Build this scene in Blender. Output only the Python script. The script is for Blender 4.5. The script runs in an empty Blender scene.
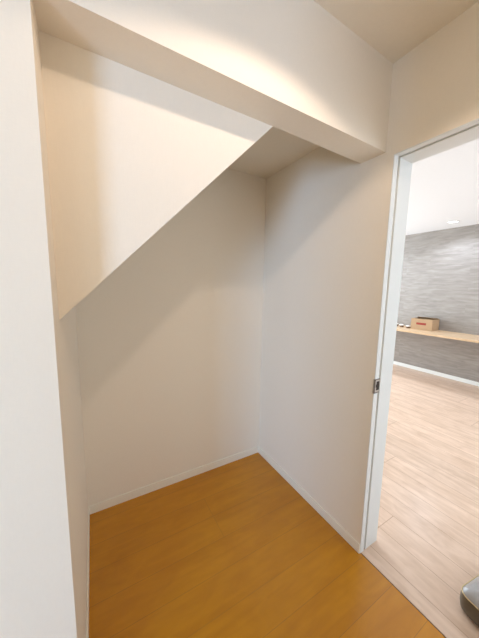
import bpy, bmesh, math, random
from mathutils import Matrix, Vector
random.seed(4)
S = bpy.context.scene
COL = S.collection
# ---------------------------------------------------------------- camera
cd = bpy.data.cameras.new('camera'); cam = bpy.data.objects.new('camera', cd); COL.objects.link(cam)
R_ = Vector((0.866477, -0.498908, 0.017586)); U_ = Vector((0.046988, 0.116577, 0.992069)); F_ = Vector((0.497001, 0.858779, -0.124454))
m = Matrix((R_, U_, -F_)).transposed().to_4x4()
m.translation = Vector((0.0831, -0.7493, 1.4131))
cam.matrix_world = m
cd.sensor_fit = 'HORIZONTAL'; cd.sensor_width = 36; cd.lens = 19.1463
cd.clip_start = 0.02
S.camera = cam
# ---------------------------------------------------------------- view
S.view_settings.view_transform = 'Standard'
S.view_settings.look = 'None'
S.view_settings.gamma = 1
S.view_settings.use_curve_mapping = False
S.view_settings.exposure = 0.0
# ---------------------------------------------------------------- world
w = bpy.data.worlds.new('world'); S.world = w; w.use_nodes = True
w.node_tree.nodes['Background'].inputs[0].default_value = (0.72, 0.85, 1.0, 1)
w.node_tree.nodes['Background'].inputs[1].default_value = 1.2

def area(name, loc, direction, sx, sy, power, color, spread=180):
    l = bpy.data.lights.new(name, 'AREA'); l.shape = 'RECTANGLE'; l.size = sx; l.size_y = sy
    l.energy = power; l.color = color; l.spread = math.radians(spread)
    o = bpy.data.objects.new(name, l); COL.objects.link(o); o.location = loc
    o.rotation_euler = Vector(direction).to_track_quat('-Z', 'Y').to_euler()
    return o
# daylight entering through the hall window (left behind the camera)
area('hall_window_daylight', (-3.62, -3.20, 1.15), (1, .6, 0), 1.2, 1.6, 166, (0.385, 0.625, 1.0))
# daylight entering the living room
area('living_window_daylight', (3.1, 3.78, 1.25), (0, -1, 0), 2.8, 2.0, 120, (0.74, 0.88, 1.0))
area('living_window_daylight_rear', (3.2, -2.68, 1.25), (0, 1, 0), 2.6, 1.9, 45, (0.68, 0.84, 1.0))
# warm downlight recessed in the hall ceiling
LX, LY = 0.58, -0.51
sl = bpy.data.lights.new('hall_downlight_lamp', 'SPOT'); sl.energy = 16.5; sl.color = (1.0, 0.82, 0.69)
sl.spot_size = math.radians(135); sl.spot_blend = 0.2; sl.shadow_soft_size = 0.03
so = bpy.data.objects.new('hall_downlight_lamp', sl); COL.objects.link(so); so.location = (LX, LY, 2.375)

# neutral downlights recessed in the living room ceiling along the grey wall
def spot(name, loc, e, col, size, blend, r):
    l = bpy.data.lights.new(name, 'SPOT'); l.energy = e; l.color = col; l.spot_size = math.radians(size); l.spot_blend = blend; l.shadow_soft_size = r
    o = bpy.data.objects.new(name, l); COL.objects.link(o); o.location = loc
LIV_E, LIV_C = 32, (0.74, .84, 1.0)
for ly in (1.015, -.35, 2.4): spot('living_downlight_lamp', (4.60, ly, 2.375), LIV_E, LIV_C, 150, .6, .04)

# ================================================================ materials
def mat(name):
    M = bpy.data.materials.new(name); M.use_nodes = True
    nt = M.node_tree; b = nt.nodes['Principled BSDF']
    return M, nt, b
def N(nt, t, **kw):
    n = nt.nodes.new(t)
    for k, v in kw.items(): setattr(n, k, v)
    return n
def mapping(nt, scale, loc=(0, 0, 0), rot=(0, 0, 0)):
    tc = N(nt, 'ShaderNodeTexCoord'); mp = N(nt, 'ShaderNodeMapping')
    nt.links.new(tc.outputs['Object'], mp.inputs['Vector'])
    mp.inputs['Scale'].default_value = scale; mp.inputs['Location'].default_value = loc
    mp.inputs['Rotation'].default_value = rot
    return mp
def plain(name, col, rough=0.6, metal=0.0, noise=0.0, nscale=60, bump=0.0, coat=0.0):
    M, nt, b = mat(name)
    b.inputs['Roughness'].default_value = rough; b.inputs['Metallic'].default_value = metal
    b.inputs['Coat Weight'].default_value = coat
    mp = mapping(nt, (1, 1, 1)); n = N(nt, 'ShaderNodeTexNoise'); n.inputs['Scale'].default_value = nscale
    n.inputs['Detail'].default_value = 4
    nt.links.new(mp.outputs[0], n.inputs['Vector'])
    mx = N(nt, 'ShaderNodeMix', data_type='RGBA')
    mx.inputs['A'].default_value = tuple(c * (1 - noise) for c in col) + (1,)
    mx.inputs['B'].default_value = tuple(min(1, c * (1 + noise)) for c in col) + (1,)
    nt.links.new(n.outputs['Fac'], mx.inputs['Factor']); nt.links.new(mx.outputs['Result'], b.inputs['Base Color'])
    if bump:
        bp = N(nt, 'ShaderNodeBump'); bp.inputs['Strength'].default_value = bump; bp.inputs['Distance'].default_value = 0.001
        nt.links.new(n.outputs['Fac'], bp.inputs['Height']); nt.links.new(bp.outputs[0], b.inputs['Normal'])
    return M
def wallpaper(name, col):
    """off-white vinyl wallpaper with a fine linen weave"""
    M, nt, b = mat(name)
    b.inputs['Roughness'].default_value = 0.75; b.inputs['Specular IOR Level'].default_value = 0.25
    a = mapping(nt, (260, 260, 40)); n1 = N(nt, 'ShaderNodeTexNoise'); n1.inputs['Scale'].default_value = 1; n1.inputs['Detail'].default_value = 2
    c = mapping(nt, (60, 60, 420)); n2 = N(nt, 'ShaderNodeTexNoise'); n2.inputs['Scale'].default_value = 1; n2.inputs['Detail'].default_value = 2
    nt.links.new(a.outputs[0], n1.inputs['Vector']); nt.links.new(c.outputs[0], n2.inputs['Vector'])
    ad = N(nt, 'ShaderNodeMath', operation='ADD'); nt.links.new(n1.outputs['Fac'], ad.inputs[0]); nt.links.new(n2.outputs['Fac'], ad.inputs[1])
    mr = N(nt, 'ShaderNodeMapRange'); mr.inputs['From Min'].default_value = .6; mr.inputs['From Max'].default_value = 1.4
    nt.links.new(ad.outputs[0], mr.inputs['Value'])
    mx = N(nt, 'ShaderNodeMix', data_type='RGBA')
    mx.inputs['A'].default_value = tuple(x * 0.985 for x in col) + (1,); mx.inputs['B'].default_value = tuple(min(1, x * 1.015) for x in col) + (1,)
    nt.links.new(mr.outputs[0], mx.inputs['Factor']); nt.links.new(mx.outputs['Result'], b.inputs['Base Color'])
    bp = N(nt, 'ShaderNodeBump'); bp.inputs['Strength'].default_value = 0.25; bp.inputs['Distance'].default_value = 0.0006
    nt.links.new(ad.outputs[0], bp.inputs['Height']); nt.links.new(bp.outputs[0], b.inputs['Normal'])
    return M
def boards(name, c1, c2, dark, along='X', row=0.303, length=1.8, off=(0, 0), groove=0.15, gap=0.0014, rough=0.36, line=0.45, spec=.5, shift=-.75, contrast=1.0):
    """wood floor: boards with grain, butt joints and a groove down the middle"""
    M, nt, b = mat(name); L = nt.links.new
    rot = (0, 0, 0) if along == 'X' else (0, 0, math.radians(90))
    tc = N(nt, 'ShaderNodeTexCoord'); mp = N(nt, 'ShaderNodeMapping')
    L(tc.outputs['Object'], mp.inputs['Vector']); mp.inputs['Rotation'].default_value = rot
    mp.inputs['Location'].default_value = (off[0], off[1], 0)
    # every row of boards is shifted by its own amount
    s0 = N(nt, 'ShaderNodeSeparateXYZ'); L(mp.outputs[0], s0.inputs[0])
    dv = N(nt, 'ShaderNodeMath', operation='DIVIDE'); dv.inputs[1].default_value = row; L(s0.outputs['Y'], dv.inputs[0])
    fl = N(nt, 'ShaderNodeMath', operation='FLOOR'); L(dv.outputs[0], fl.inputs[0])
    fx = N(nt, 'ShaderNodeMath', operation='MULTIPLY_ADD'); fx.inputs[1].default_value = shift; L(fl.outputs[0], fx.inputs[0]); L(s0.outputs['X'], fx.inputs[2])
    c0 = N(nt, 'ShaderNodeCombineXYZ'); L(fx.outputs[0], c0.inputs['X']); L(s0.outputs['Y'], c0.inputs['Y'])
    br = N(nt, 'ShaderNodeTexBrick'); br.offset = 0.0; br.offset_frequency = 2; br.squash = 1
    br.inputs['Scale'].default_value = 1; br.inputs['Brick Width'].default_value = length; br.inputs['Row Height'].default_value = row
    br.inputs['Mortar Size'].default_value = gap; br.inputs['Mortar Smooth'].default_value = 0.3
    br.inputs['Color1'].default_value = (0, 0, 0, 1); br.inputs['Color2'].default_value = (1, 1, 1, 1); br.inputs['Mortar'].default_value = (.5, .5, .5, 1)
    L(c0.outputs[0], br.inputs['Vector'])
    # grain, shifted per board
    sc = N(nt, 'ShaderNodeVectorMath', operation='MULTIPLY'); sc.inputs[1].default_value = (1.5, 13, 1); L(mp.outputs[0], sc.inputs[0])
    sh = N(nt, 'ShaderNodeVectorMath', operation='MULTIPLY_ADD'); sh.inputs[1].default_value = (9, 5, 3)
    L(br.outputs['Color'], sh.inputs[0]); L(sc.outputs[0], sh.inputs[2])
    n1 = N(nt, 'ShaderNodeTexNoise'); n1.inputs['Scale'].default_value = 1.3; n1.inputs['Detail'].default_value = 6; n1.inputs['Roughness'].default_value = .55; n1.inputs['Distortion'].default_value = .9
    L(sh.outputs[0], n1.inputs['Vector'])
    sc2 = N(nt, 'ShaderNodeVectorMath', operation='MULTIPLY'); sc2.inputs[1].default_value = (2.5, 5, 1); L(mp.outputs[0], sc2.inputs[0])
    n2 = N(nt, 'ShaderNodeTexNoise'); n2.inputs['Scale'].default_value = 2.2; n2.inputs['Detail'].default_value = 4; n2.inputs['Distortion'].default_value = 1.5
    L(sc2.outputs[0], n2.inputs['Vector'])
    mixf = N(nt, 'ShaderNodeMath', operation='MULTIPLY_ADD'); mixf.inputs[1].default_value = .6
    L(n1.outputs['Fac'], mixf.inputs[0])
    m2 = N(nt, 'ShaderNodeMath', operation='MULTIPLY'); m2.inputs[1].default_value = .4; L(n2.outputs['Fac'], m2.inputs[0]); L(m2.outputs[0], mixf.inputs[2])
    mr = N(nt, 'ShaderNodeMapRange'); mr.inputs['From Min'].default_value = .36; mr.inputs['From Max'].default_value = .64; L(mixf.outputs[0], mr.inputs['Value'])
    col = N(nt, 'ShaderNodeMix', data_type='RGBA'); col.inputs['A'].default_value = (*c1, 1); col.inputs['B'].default_value = (*c2, 1)
    L(mr.outputs[0], col.inputs['Factor'])
    # per-board brightness
    hb = N(nt, 'ShaderNodeMapRange'); hb.inputs['To Min'].default_value = .96; hb.inputs['To Max'].default_value = 1.05; L(br.outputs['Color'], hb.inputs['Value'])
    vm = N(nt, 'ShaderNodeVectorMath', operation='SCALE'); L(col.outputs['Result'], vm.inputs[0]); L(hb.outputs[0], vm.inputs['Scale'])
    # middle groove
    sx = N(nt, 'ShaderNodeSeparateXYZ'); L(mp.outputs[0], sx.inputs[0])
    md = N(nt, 'ShaderNodeMath', operation='MODULO'); ad = N(nt, 'ShaderNodeMath', operation='ADD'); ad.inputs[1].default_value = 30 * row + groove
    L(sx.outputs['Y'], ad.inputs[0]); L(ad.outputs[0], md.inputs[0]); md.inputs[1].default_value = row
    cm = N(nt, 'ShaderNodeMath', operation='LESS_THAN'); cm.inputs[1].default_value = gap * 1.6; L(md.outputs[0], cm.inputs[0])
    mxx = N(nt, 'ShaderNodeMath', operation='MAXIMUM'); L(cm.outputs[0], mxx.inputs[0]); L(br.outputs['Fac'], mxx.inputs[1])
    ml = N(nt, 'ShaderNodeMath', operation='MULTIPLY'); ml.inputs[1].default_value = line; L(mxx.outputs[0], ml.inputs[0])
    fin = N(nt, 'ShaderNodeMix', data_type='RGBA'); fin.inputs['B'].default_value = (*dark, 1)
    L(ml.outputs[0], fin.inputs['Factor']); L(vm.outputs[0], fin.inputs['A']); L(fin.outputs['Result'], b.inputs['Base Color'])
    b.inputs['Roughness'].default_value = rough; b.inputs['Specular IOR Level'].default_value = spec
    bp = N(nt, 'ShaderNodeBump'); bp.inputs['Strength'].default_value = .25; bp.inputs['Distance'].default_value = .001; bp.invert = True
    L(mxx.outputs[0], bp.inputs['Height']); L(bp.outputs[0], b.inputs['Normal'])
    return M

WALL = wallpaper('offwhite_wallpaper', (0.94, 0.848, 0.715))
CEIL = wallpaper('ceiling_wallpaper', (0.93, 0.845, 0.71))
CEIL2 = wallpaper('white_ceiling_wallpaper', (0.86, 0.86, 0.87))
PAINT = plain('white_satin_paint', (0.83, 0.84, 0.82), 0.35, noise=.01)
SKIRT = plain('cream_skirting_film', (0.96, 0.90, 0.77), 0.3, noise=.01)
DARK = plain('dark_gap', (0.03, 0.02, 0.015), 0.8, noise=.1)
SEAL = plain('beige_door_seal', (0.50, 0.45, 0.36), 0.7, noise=.05)
STEEL = plain('brushed_steel', (0.55, 0.54, 0.52), 0.32, 1.0, noise=.05)
FLOOR = boards('oak_floor', (0.52, 0.20, 0.001), (0.63, 0.262, 0.004), (0.20, 0.08, 0.01), 'X', 0.303, 2.4, (0.08, -0.092), 0.152, rough=.26, spec=.62)
FLOOR_LIT = boards('oak_floor_daylit', (0.63, 0.44, 0.315), (0.81, 0.61, 0.475), (0.34, 0.18, 0.10), 'Y', 0.303, 1.82, (0.0, -1.357), 0.152, gap=.0022, rough=.3, line=.6)  # same oak as the hall, daylight and sheen put into a paler colour

def grey_panel():
    M, nt, b = mat('grey_wood_grain_wallpaper'); L = nt.links.new
    mp = mapping(nt, (1, 1, 1)); 
    sc = N(nt, 'ShaderNodeVectorMath', operation='MULTIPLY'); sc.inputs[1].default_value = (1, 3.0, 19); L(mp.outputs[0], sc.inputs[0])
    # long boards, laid horizontally
    rot = N(nt, 'ShaderNodeCombineXYZ'); sp = N(nt, 'ShaderNodeSeparateXYZ'); L(mp.outputs[0], sp.inputs[0]); L(sp.outputs['Y'], rot.inputs['X']); L(sp.outputs['Z'], rot.inputs['Y'])
    br = N(nt, 'ShaderNodeTexBrick'); br.offset = .4; br.inputs['Scale'].default_value = 1; br.inputs['Brick Width'].default_value = .9; br.inputs['Row Height'].default_value = .15
    br.inputs['Mortar Size'].default_value = 0.001; br.inputs['Color1'].default_value = (0, 0, 0, 1); br.inputs['Color2'].default_value = (1, 1, 1, 1); br.inputs['Mortar'].default_value = (.2, .2, .2, 1)
    L(rot.outputs[0], br.inputs['Vector'])
    sh = N(nt, 'ShaderNodeVectorMath', operation='MULTIPLY_ADD'); sh.inputs[1].default_value = (5, 7, 3); L(br.outputs['Color'], sh.inputs[0]); L(sc.outputs[0], sh.inputs[2])
    n = N(nt, 'ShaderNodeTexNoise'); n.inputs['Scale'].default_value = 1.5; n.inputs['Detail'].default_value = 7; n.inputs['Distortion'].default_value = .6; L(sh.outputs[0], n.inputs['Vector'])
    ma = N(nt, 'ShaderNodeMath', operation='MULTIPLY_ADD'); ma.inputs[1].default_value = .05; L(br.outputs['Color'], ma.inputs[0]); L(n.outputs['Fac'], ma.inputs[2])
    mr = N(nt, 'ShaderNodeMapRange'); mr.inputs['From Min'].default_value = .36; mr.inputs['From Max'].default_value = .74; L(ma.outputs[0], mr.inputs['Value'])
    mx = N(nt, 'ShaderNodeMix', data_type='RGBA'); mx.inputs['A'].default_value = (.27, .24, .215, 1); mx.inputs['B'].default_value = (.37, .335, .305, 1)
    L(mr.outputs[0], mx.inputs['Factor']); L(mx.outputs['Result'], b.inputs['Base Color']); b.inputs['Roughness'].default_value = .55
    return M
GREY = grey_panel()
SHELFM = boards('shelf_wood', (0.62, 0.42, 0.25), (0.74, 0.54, 0.35), (0.5, .35, .2), 'Y', 3, 20, (0, 1), 1, gap=0.0001, rough=.4, line=0)
CARD = plain('corrugated_cardboard', (0.47, 0.31, 0.18), .8, noise=.06, nscale=30)
REDP = plain('red_print', (0.33, 0.045, 0.03), .7, noise=.1, nscale=200)
CERAMIC = plain('white_ceramic', (0.85, 0.82, 0.78), .3, noise=.01)
BROWN = plain('brown_glaze', (0.20, 0.11, 0.06), .4, noise=.1)
LEATHER = plain('taupe_leather', (0.115, 0.09, 0.055), .34, noise=.15, nscale=90, bump=.3, coat=.2)
LEATHER2 = plain('grey_leather_top', (0.34, 0.32, 0.31), .35, noise=.08, nscale=90, bump=.3, coat=.3)
PIPING = plain('gold_piping', (0.62, 0.48, 0.26), .35, .4, noise=.1, nscale=300)
TRIMW = plain('white_lamp_trim', (0.85, 0.85, 0.84), .4, noise=.01)
def emit(name, col, s):
    M, nt, b = mat(name); b.inputs['Emission Color'].default_value = (*col, 1); b.inputs['Emission Strength'].default_value = s
    return M
LENSW = emit('daylight_lamp_lens', (1, .97, .93), 3.0)
LENSH = emit('warm_lamp_lens', (1, .8, .55), 4.0)

# ================================================================ helpers
def link(name, bm, material, parent=None, smooth=False):
    me = bpy.data.meshes.new(name); bmesh.ops.recalc_face_normals(bm, faces=bm.faces); bm.to_mesh(me); bm.free()
    if smooth:
        for p in me.polygons: p.use_smooth = True
    me.materials.append(material)
    o = bpy.data.objects.new(name, me); COL.objects.link(o)
    if parent: o.parent = parent
    return o
def bxm(bm, a, b, bevel=0):
    r = bmesh.ops.create_cube(bm, size=1)
    for v in r['verts']:
        v.co = Vector([(a[i] + b[i]) / 2 + v.co[i] * (b[i] - a[i]) for i in range(3)])
    if bevel:
        es = list({e for v in r['verts'] for e in v.link_edges})
        bmesh.ops.bevel(bm, geom=es, offset=bevel, segments=2, affect='EDGES', profile=.5)
def box(name, a, b, material, parent=None, bevel=0, kind=None):
    bm = bmesh.new(); bxm(bm, a, b, bevel); o = link(name, bm, material, parent)
    if kind: o['kind'] = kind
    return o
def struct(name, a, b, material, bevel=0): return box(name, a, b, material, None, bevel, 'structure')
def prism(name, pts, y0, y1, material, kind=None):
    bm = bmesh.new(); A = [bm.verts.new((x, y0, z)) for x, z in pts]; B = [bm.verts.new((x, y1, z)) for x, z in pts]
    bm.faces.new(A); bm.faces.new(B[::-1]); n = len(pts)
    for i in range(n): bm.faces.new((A[i], A[(i + 1) % n], B[(i + 1) % n], B[i]))
    o = link(name, bm, material)
    if kind: o['kind'] = kind
    return o
def lathe(bm, prof, n=32, c=(0, 0, 0)):
    rings = []
    for r, z in prof:
        if r < 1e-6: rings.append([bm.verts.new((c[0], c[1], c[2] + z))])
        else: rings.append([bm.verts.new((c[0] + r * math.cos(2 * math.pi * k / n), c[1] + r * math.sin(2 * math.pi * k / n), c[2] + z)) for k in range(n)])
    for A, B in zip(rings, rings[1:]):
        for k in range(n):
            k2 = (k + 1) % n
            if len(A) == 1 and len(B) == 1: continue
            if len(A) == 1: bm.faces.new((A[0], B[k], B[k2]))
            elif len(B) == 1: bm.faces.new((A[k], A[k2], B[0]))
            else: bm.faces.new((A[k], A[k2], B[k2], B[k]))
def thing(name, label, cat, loc=(0, 0, 0), rz=0, group=None):
    o = bpy.data.objects.new(name, None); COL.objects.link(o); o.location = loc; o.rotation_euler = (0, 0, rz)
    o.empty_display_size = .05
    o['label'] = label; o['category'] = cat
    if group: o['group'] = group
    return o

# ================================================================ setting
W, D, ZH, HD, ZC, ZA = 1.268, 0.931, 2.031, 0.118, 2.391, 2.229
YJ, ZD, X0, X1, G = -0.042, 2.003, 1.276, 1.416, 5.037
XL, YB, YF, YR = -3.6, -4.1, 3.75, -2.65
XR = -.32      # left end of the unseen blocking wall, set to trim the window light
T = .12
# floors
struct('floor', (XL - T, YB - T, -.05), (1.2735, D + .1, 0), FLOOR)
struct('floor_living_room', (1.2785, YR - T, -.05), (G + T, YF + T, 0), FLOOR_LIT)
struct('trim_1', (1.2735, YB, -.05), (1.2785, D, -.002), DARK)
# hall ceiling, alcove ceiling
struct('ceiling', (XL - T, YB - T, ZC), (W + .07, 0, ZC + .1), CEIL)
struct('ceiling_living_room', (W + .07, YR - T, ZC), (G + T, YF + T, ZC + .1), CEIL2)
prism('ceiling_alcove', [(.917, ZA), (W, ZA), (W, ZC + .1), (.917, ZC + .1)], HD, D, CEIL, 'structure')
# walls
struct('wall_left', (XL - T, 0, 0), (0, D + .1, ZC + .1), WALL)
struct('wall_back', (0, D, 0), (W, D + .1, ZC + .1), WALL)
prism('wall_stair_side', [(0, 1.312), (.917, ZA), (.917, ZC + .1), (0, ZC + .1)], HD, D, WALL, 'structure')
bm = bmesh.new()
hv = [(0, 0), (W, 0), (W, .125), (.722, HD), (0, HD)]
A = [bm.verts.new((x, y, ZH)) for x, y in hv]; B = [bm.verts.new((x, y, ZC + .1)) for x, y in hv]
bm.faces.new(A[::-1]); bm.faces.new(B)
for i in range(5): bm.faces.new((A[i], A[(i + 1) % 5], B[(i + 1) % 5], B[i]))
link('wall_header', bm, WALL)['kind'] = 'structure'
WX1 = X1 - .008
xa, xb = 1.2990, 1.3145     # groove between stop strip and jamb
def structs(name, boxes, material):
    bm = bmesh.new()
    for a, b in boxes: bxm(bm, a, b)
    link(name, bm, material)['kind'] = 'structure'
structs('wall_right', [((W, YJ + .03, 0), (WX1, YF + T, ZC)), ((W, YJ + .004, 0), (xa, YJ + .03, ZC))], WALL)
structs('wall_above_door', [((xa, YJ - .80 - .03, ZD + .03), (WX1, YJ + .03, ZC)), ((W, YJ - .80 - .03, ZD + .004), (xa, YJ + .004, ZC))], WALL)
struct('wall_right_rear', (W, YB - T, 0), (WX1, YJ - .804, ZC), WALL)
struct('wall_rear', (XL - T, YB - T, 0), (XR, YB, ZC), WALL)
struct('wall_hall_blocker', (XR, YB - T, 0), (W, -.93, ZC), WALL)  # unseen solid block, added to keep window light off the near right wall
struct('wall_living_far', (G, YR - T, 0), (G + T, YF + T, ZC), GREY)
def wall_with_opening(name, axis, p0, p1, u0, u1, wu0, wu1, wz0, wz1, material):
    bm = bmesh.new()
    def seg(a0, a1, z0, z1):
        if axis == 'x': bxm(bm, (p0, a0, z0), (p1, a1, z1))
        else: bxm(bm, (a0, p0, z0), (a1, p1, z1))
    seg(u0, wu0, 0, ZC); seg(wu1, u1, 0, ZC); seg(wu0, wu1, 0, wz0); seg(wu0, wu1, wz1, ZC)
    link(name, bm, material)['kind'] = 'structure'
wall_with_opening('wall_hall_end', 'x', XL - T, XL, YB, 0, -3.85, -2.55, .3, 2.0, WALL)
wall_with_opening('wall_living_front', 'y', YF, YF + T, WX1, G, 1.7, 4.5, .25, 2.25, WALL)
wall_with_opening('wall_living_rear', 'y', YR - T, YR, WX1, G, 1.9, 4.5, .3, 2.2, WALL)
# window frames
def winframe(n, axis, p, u0, u1, z0, z1):
    bm = bmesh.new(); t = .04
    def seg(a0, a1, b0, b1):
        if axis == 'x': bxm(bm, (p - .03, a0, b0), (p + .03, a1, b1))
        else: bxm(bm, (a0, p - .03, b0), (a1, p + .03, b1))
    seg(u0, u0 + t, z0, z1); seg(u1 - t, u1, z0, z1); seg(u0 + t, u1 - t, z0, z0 + t); seg(u0 + t, u1 - t, z1 - t, z1)
    link('window_%d' % n, bm, PAINT)['kind'] = 'structure'
winframe(1, 'x', XL - .08, -3.85, -2.55, .3, 2.0)
winframe(2, 'y', YF + .08, 1.7, 4.5, .25, 2.25)
winframe(3, 'y', YR - .08, 1.9, 4.5, .3, 2.2)
# baseboards
BH, BT = .056, .007
struct('baseboard_back', (BT, D - BT, 0), (W - BT, D, BH), SKIRT, .0015)
struct('baseboard_left', (0, 0, 0), (BT, D, BH), SKIRT, .0015)
struct('baseboard_right', (W - BT, YJ + .002, 0), (W, D, BH), SKIRT, .0015)
struct('baseboard_hall', (XL, -BT, 0), (BT, 0, BH), SKIRT, .0015)
struct('baseboard_living_far', (G - .01, YR, 0), (G, YF, .062), PAINT, .002)
struct('baseboard_living_right', (WX1, YJ + .03, 0), (WX1 + BT, YF, BH), PAINT, .002)

# door frame of the sliding door
dr = bpy.data.objects.new('door_1', None); COL.objects.link(dr); dr['kind'] = 'structure'; dr.location = (W, YJ, 0)
def dpart(name, boxes, material, parent=dr, bevel=0):
    bm = bmesh.new()
    for a, b in boxes: bxm(bm, [a[0] - W, a[1] - YJ, a[2]], [b[0] - W, b[1] - YJ, b[2]], bevel)
    return link(name, bm, material, parent)
Y2 = YJ - .80
dpart('stop_strip', [((W, YJ, 0), (xa, YJ + .004, ZD + .004))], PAINT, bevel=.0008)
dpart('stop_strip', [((W, Y2 - .004, 0), (xa, Y2, ZD + .004))], PAINT, bevel=.0008)
dpart('head_strip', [((W, Y2, ZD), (xa, YJ, ZD + .004))], PAINT, bevel=.0008)
dpart('groove_seal', [((xa, YJ + .012, 0), (xb, YJ + .03, ZD + .03)), ((xa, Y2, ZD + .012), (xb, YJ + .012, ZD + .03)), ((xa, Y2 - .03, 0), (xb, Y2 - .012, ZD + .03))], SEAL)
dpart('side_jamb', [((xb, YJ, 0), (X1, YJ + .03, ZD + .03))], PAINT, bevel=.0012)
dpart('side_jamb', [((xb, Y2 - .03, 0), (X1, Y2, ZD + .03))], PAINT, bevel=.0012)
dpart('head_jamb', [((xb, Y2, ZD), (X1, YJ, ZD + .03))], PAINT, bevel=.0012)
z0, z1 = .903, .975
sp = dpart('strike_plate', [((W - .004, YJ - .0015, z0), (1.303, YJ, z1)), ((W - .004, YJ - .0015, z0), (W - .0002, YJ + .006, z1))], STEEL)
dpart('strike_hole', [((1.281, YJ - .0025, z0 + .014), (1.302, YJ - .0015, z1 - .014)), ((1.276, YJ - .0024, z0 + .030), (1.281, YJ - .0015, z1 - .028))], DARK, sp)
dpart('strike_rim', [((W - .004, YJ - .003, z0), (W + .001, YJ - .0015, z1)), ((W - .004, YJ - .003, z1 - .004), (1.303, YJ - .0015, z1)), ((W - .004, YJ - .003, z0), (1.303, YJ - .0015, z0 + .004))], plain('dark_steel', (.2, .19, .18), .35, .9, noise=.05), sp)

# ================================================================ things
# floating counter shelf along the grey wall
SZ = .765
t = thing('wall_shelf', 'long pale wood counter shelf fixed along the grey wood-grain wall', 'shelf', (G, 1.0, SZ - .03))
bm = bmesh.new(); bxm(bm, (-.575, -3.55, 0), (-.001, 2.7, .03), .002); link('shelf_board', bm, SHELFM, t)
bm = bmesh.new(); bxm(bm, (-.03, -3.5, -.03), (-.001, 2.65, 0)); link('support_batten', bm, SHELFM, t)
# cardboard box
bw, bd, bh = .305, .27, .180
t = thing('cardboard_box', 'brown cardboard box with a red printed strip on the wood shelf', 'box', (4.735, 1.185, SZ + .0005), math.radians(3))
bm = bmesh.new(); th = .005
bxm(bm, (0, 0, 0), (bd, bw, th)); bxm(bm, (0, 0, th), (th, bw, bh)); bxm(bm, (bd - th, 0, th), (bd, bw, bh))
bxm(bm, (th, 0, th), (bd - th, th, bh)); bxm(bm, (th, bw - th, th), (bd - th, bw, bh)); link('carton_body', bm, CARD, t)
def flap(x0, y0, x1, y1, lift, axis):
    bm = bmesh.new(); bxm(bm, (x0, y0, bh), (x1, y1, bh + .004))
    for v in bm.verts:
        if axis == 'x+': f = (v.co.x - x0) / (x1 - x0)
        elif axis == 'x-': f = (x1 - v.co.x) / (x1 - x0)
        v.co.z += f * lift
    link('box_flap', bm, CARD, t)
flap(.002, .003, .125, bw - .003, -.012, 'x+')
flap(bd - .10, .003, bd - .002, bw - .003, .018, 'x-')
bm = bmesh.new(); bxm(bm, (-.0012, .085, .085), (0, .225, .120)); pr = link('printed_strip', bm, REDP, t); pr['label'] = 'dark red printed strip'
# three small pots
def pot(loc, label, r=.036):
    t = thing('small_pot', label, 'pot', loc, 0, 'small pots on the wood shelf')
    bm = bmesh.new(); lathe(bm, [(0, 0), (r * .7, 0), (r * .95, .012), (r, .028), (r * .86, .028), (r * .8, .016), (0, .014)], 24); link('pot_bowl', bm, BROWN, t, True)
    bm = bmesh.new(); lathe(bm, [(0, .0285), (r * 1.04, .0285), (r * 1.06, .034), (r * .8, .045), (r * .2, .050), (0, .050)], 24); link('pot_lid', bm, CERAMIC, t, True)
pot((4.86, 1.80, SZ), 'small white-topped pot half hidden by the door jamb, farthest from the cardboard box')
pot((4.80, 1.675, SZ), 'small white-topped pot on the shelf, middle of the three')
pot((4.765, 1.545, SZ), 'small white-topped pot on the shelf, nearest the cardboard box')

# leather floor cushion at the lower right
def rounded(nx, ny, rc, z, inset=0, n=10):
    pts = []; a, b = nx / 2 - inset, ny / 2 - inset; r = max(rc - inset, .004)
    for cx_, cy_, a0 in ((a - r, b - r, 0), (-a + r, b - r, 90), (-a + r, -b + r, 180), (a - r, -b + r, 270)):
        for k in range(n + 1):
            an = math.radians(a0 + 90 * k / n); pts.append((cx_ + r * math.cos(an), cy_ + r * math.sin(an), z))
    return pts
def loft(bm, rings, cap0=True, cap1=True):
    V = [[bm.verts.new(p) for p in r] for r in rings]
    for A, B in zip(V, V[1:]):
        n = len(A)
        for k in range(n): bm.faces.new((A[k], A[(k + 1) % n], B[(k + 1) % n], B[k]))
    if cap0: bm.faces.new(V[0][::-1])
    if cap1: bm.faces.new(V[-1])
CX, CY, CW, CH_, CR, CROT = 1.612, -.604, .42, .36, .045, -8
H = .105
t = thing('floor_cushion', 'glossy taupe leather floor cushion with gold piping at the lower right corner', 'cushion', (CX, CY, 0), math.radians(CROT))
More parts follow.
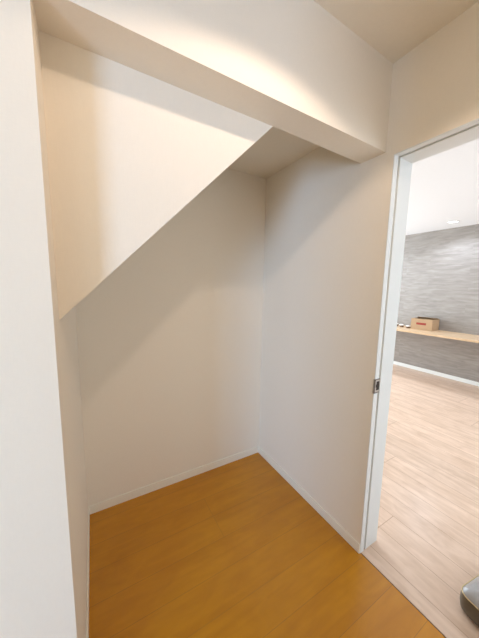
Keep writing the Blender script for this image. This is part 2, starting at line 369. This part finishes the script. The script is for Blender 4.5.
bm = bmesh.new(); loft(bm, [rounded(CW, CH_, CR, z, i) for z, i in ((0, .03), (.006, .014), (.02, .004), (.045, 0), (H - .03, .001), (H - .012, .005))], True, False)
link('cushion_side', bm, LEATHER, t, True)
bm = bmesh.new(); loft(bm, [rounded(CW, CH_, CR, z, i) for z, i in ((H - .012, .005), (H - .002, .012), (H + .008, .028), (H + .016, .06), (H + .02, .11))], False, True)
o = link('cushion_top', bm, LEATHER2, t, True); o['label'] = 'grey leather top face'
bm = bmesh.new(); path = rounded(CW, CH_, CR, H - .012, .0035); n = len(path); rr = .0023
V = []
for k in range(n):
    p = Vector(path[k]); tn = (Vector(path[(k + 1) % n]) - Vector(path[k - 1])).normalized(); s_ = tn.cross(Vector((0, 0, 1)))
    V.append([bm.verts.new(p + s_ * rr * math.cos(2 * math.pi * j / 8) + Vector((0, 0, rr * math.sin(2 * math.pi * j / 8)))) for j in range(8)])
for k in range(n):
    A, B = V[k], V[(k + 1) % n]
    for j in range(8): bm.faces.new((A[j], A[(j + 1) % 8], B[(j + 1) % 8], B[j]))
o = link('piping', bm, PIPING, t, True); o['label'] = 'thin gold piping'

# recessed downlights
def downlight(loc, label, lens, r=.05):
    t = thing('recessed_downlight', label, 'ceiling light', loc)
    bm = bmesh.new(); lathe(bm, [(r, 0), (r * 1.22, 0), (r * 1.22, -.004), (r * 1.1, -.007), (r, -.005), (r, 0)], 40); link('trim_ring', bm, TRIMW, t, True)
    bm = bmesh.new(); lathe(bm, [(0, -.002), (r * .99, -.002), (r * .99, -.0004), (0, -.0004)], 40); link('lamp_lens', bm, lens, t)
downlight((4.60, 1.015, ZC), 'round recessed downlight in the white living room ceiling by the grey wall', LENSW, .055)
downlight((4.60, -.35, ZC), 'round recessed downlight further right along the grey wall', LENSW, .055)
downlight((4.60, 2.4, ZC), 'round recessed downlight hidden behind the door jamb', LENSW, .055)
downlight((LX, LY, ZC), 'round warm recessed downlight in the hall ceiling before the alcove', LENSH, .045)
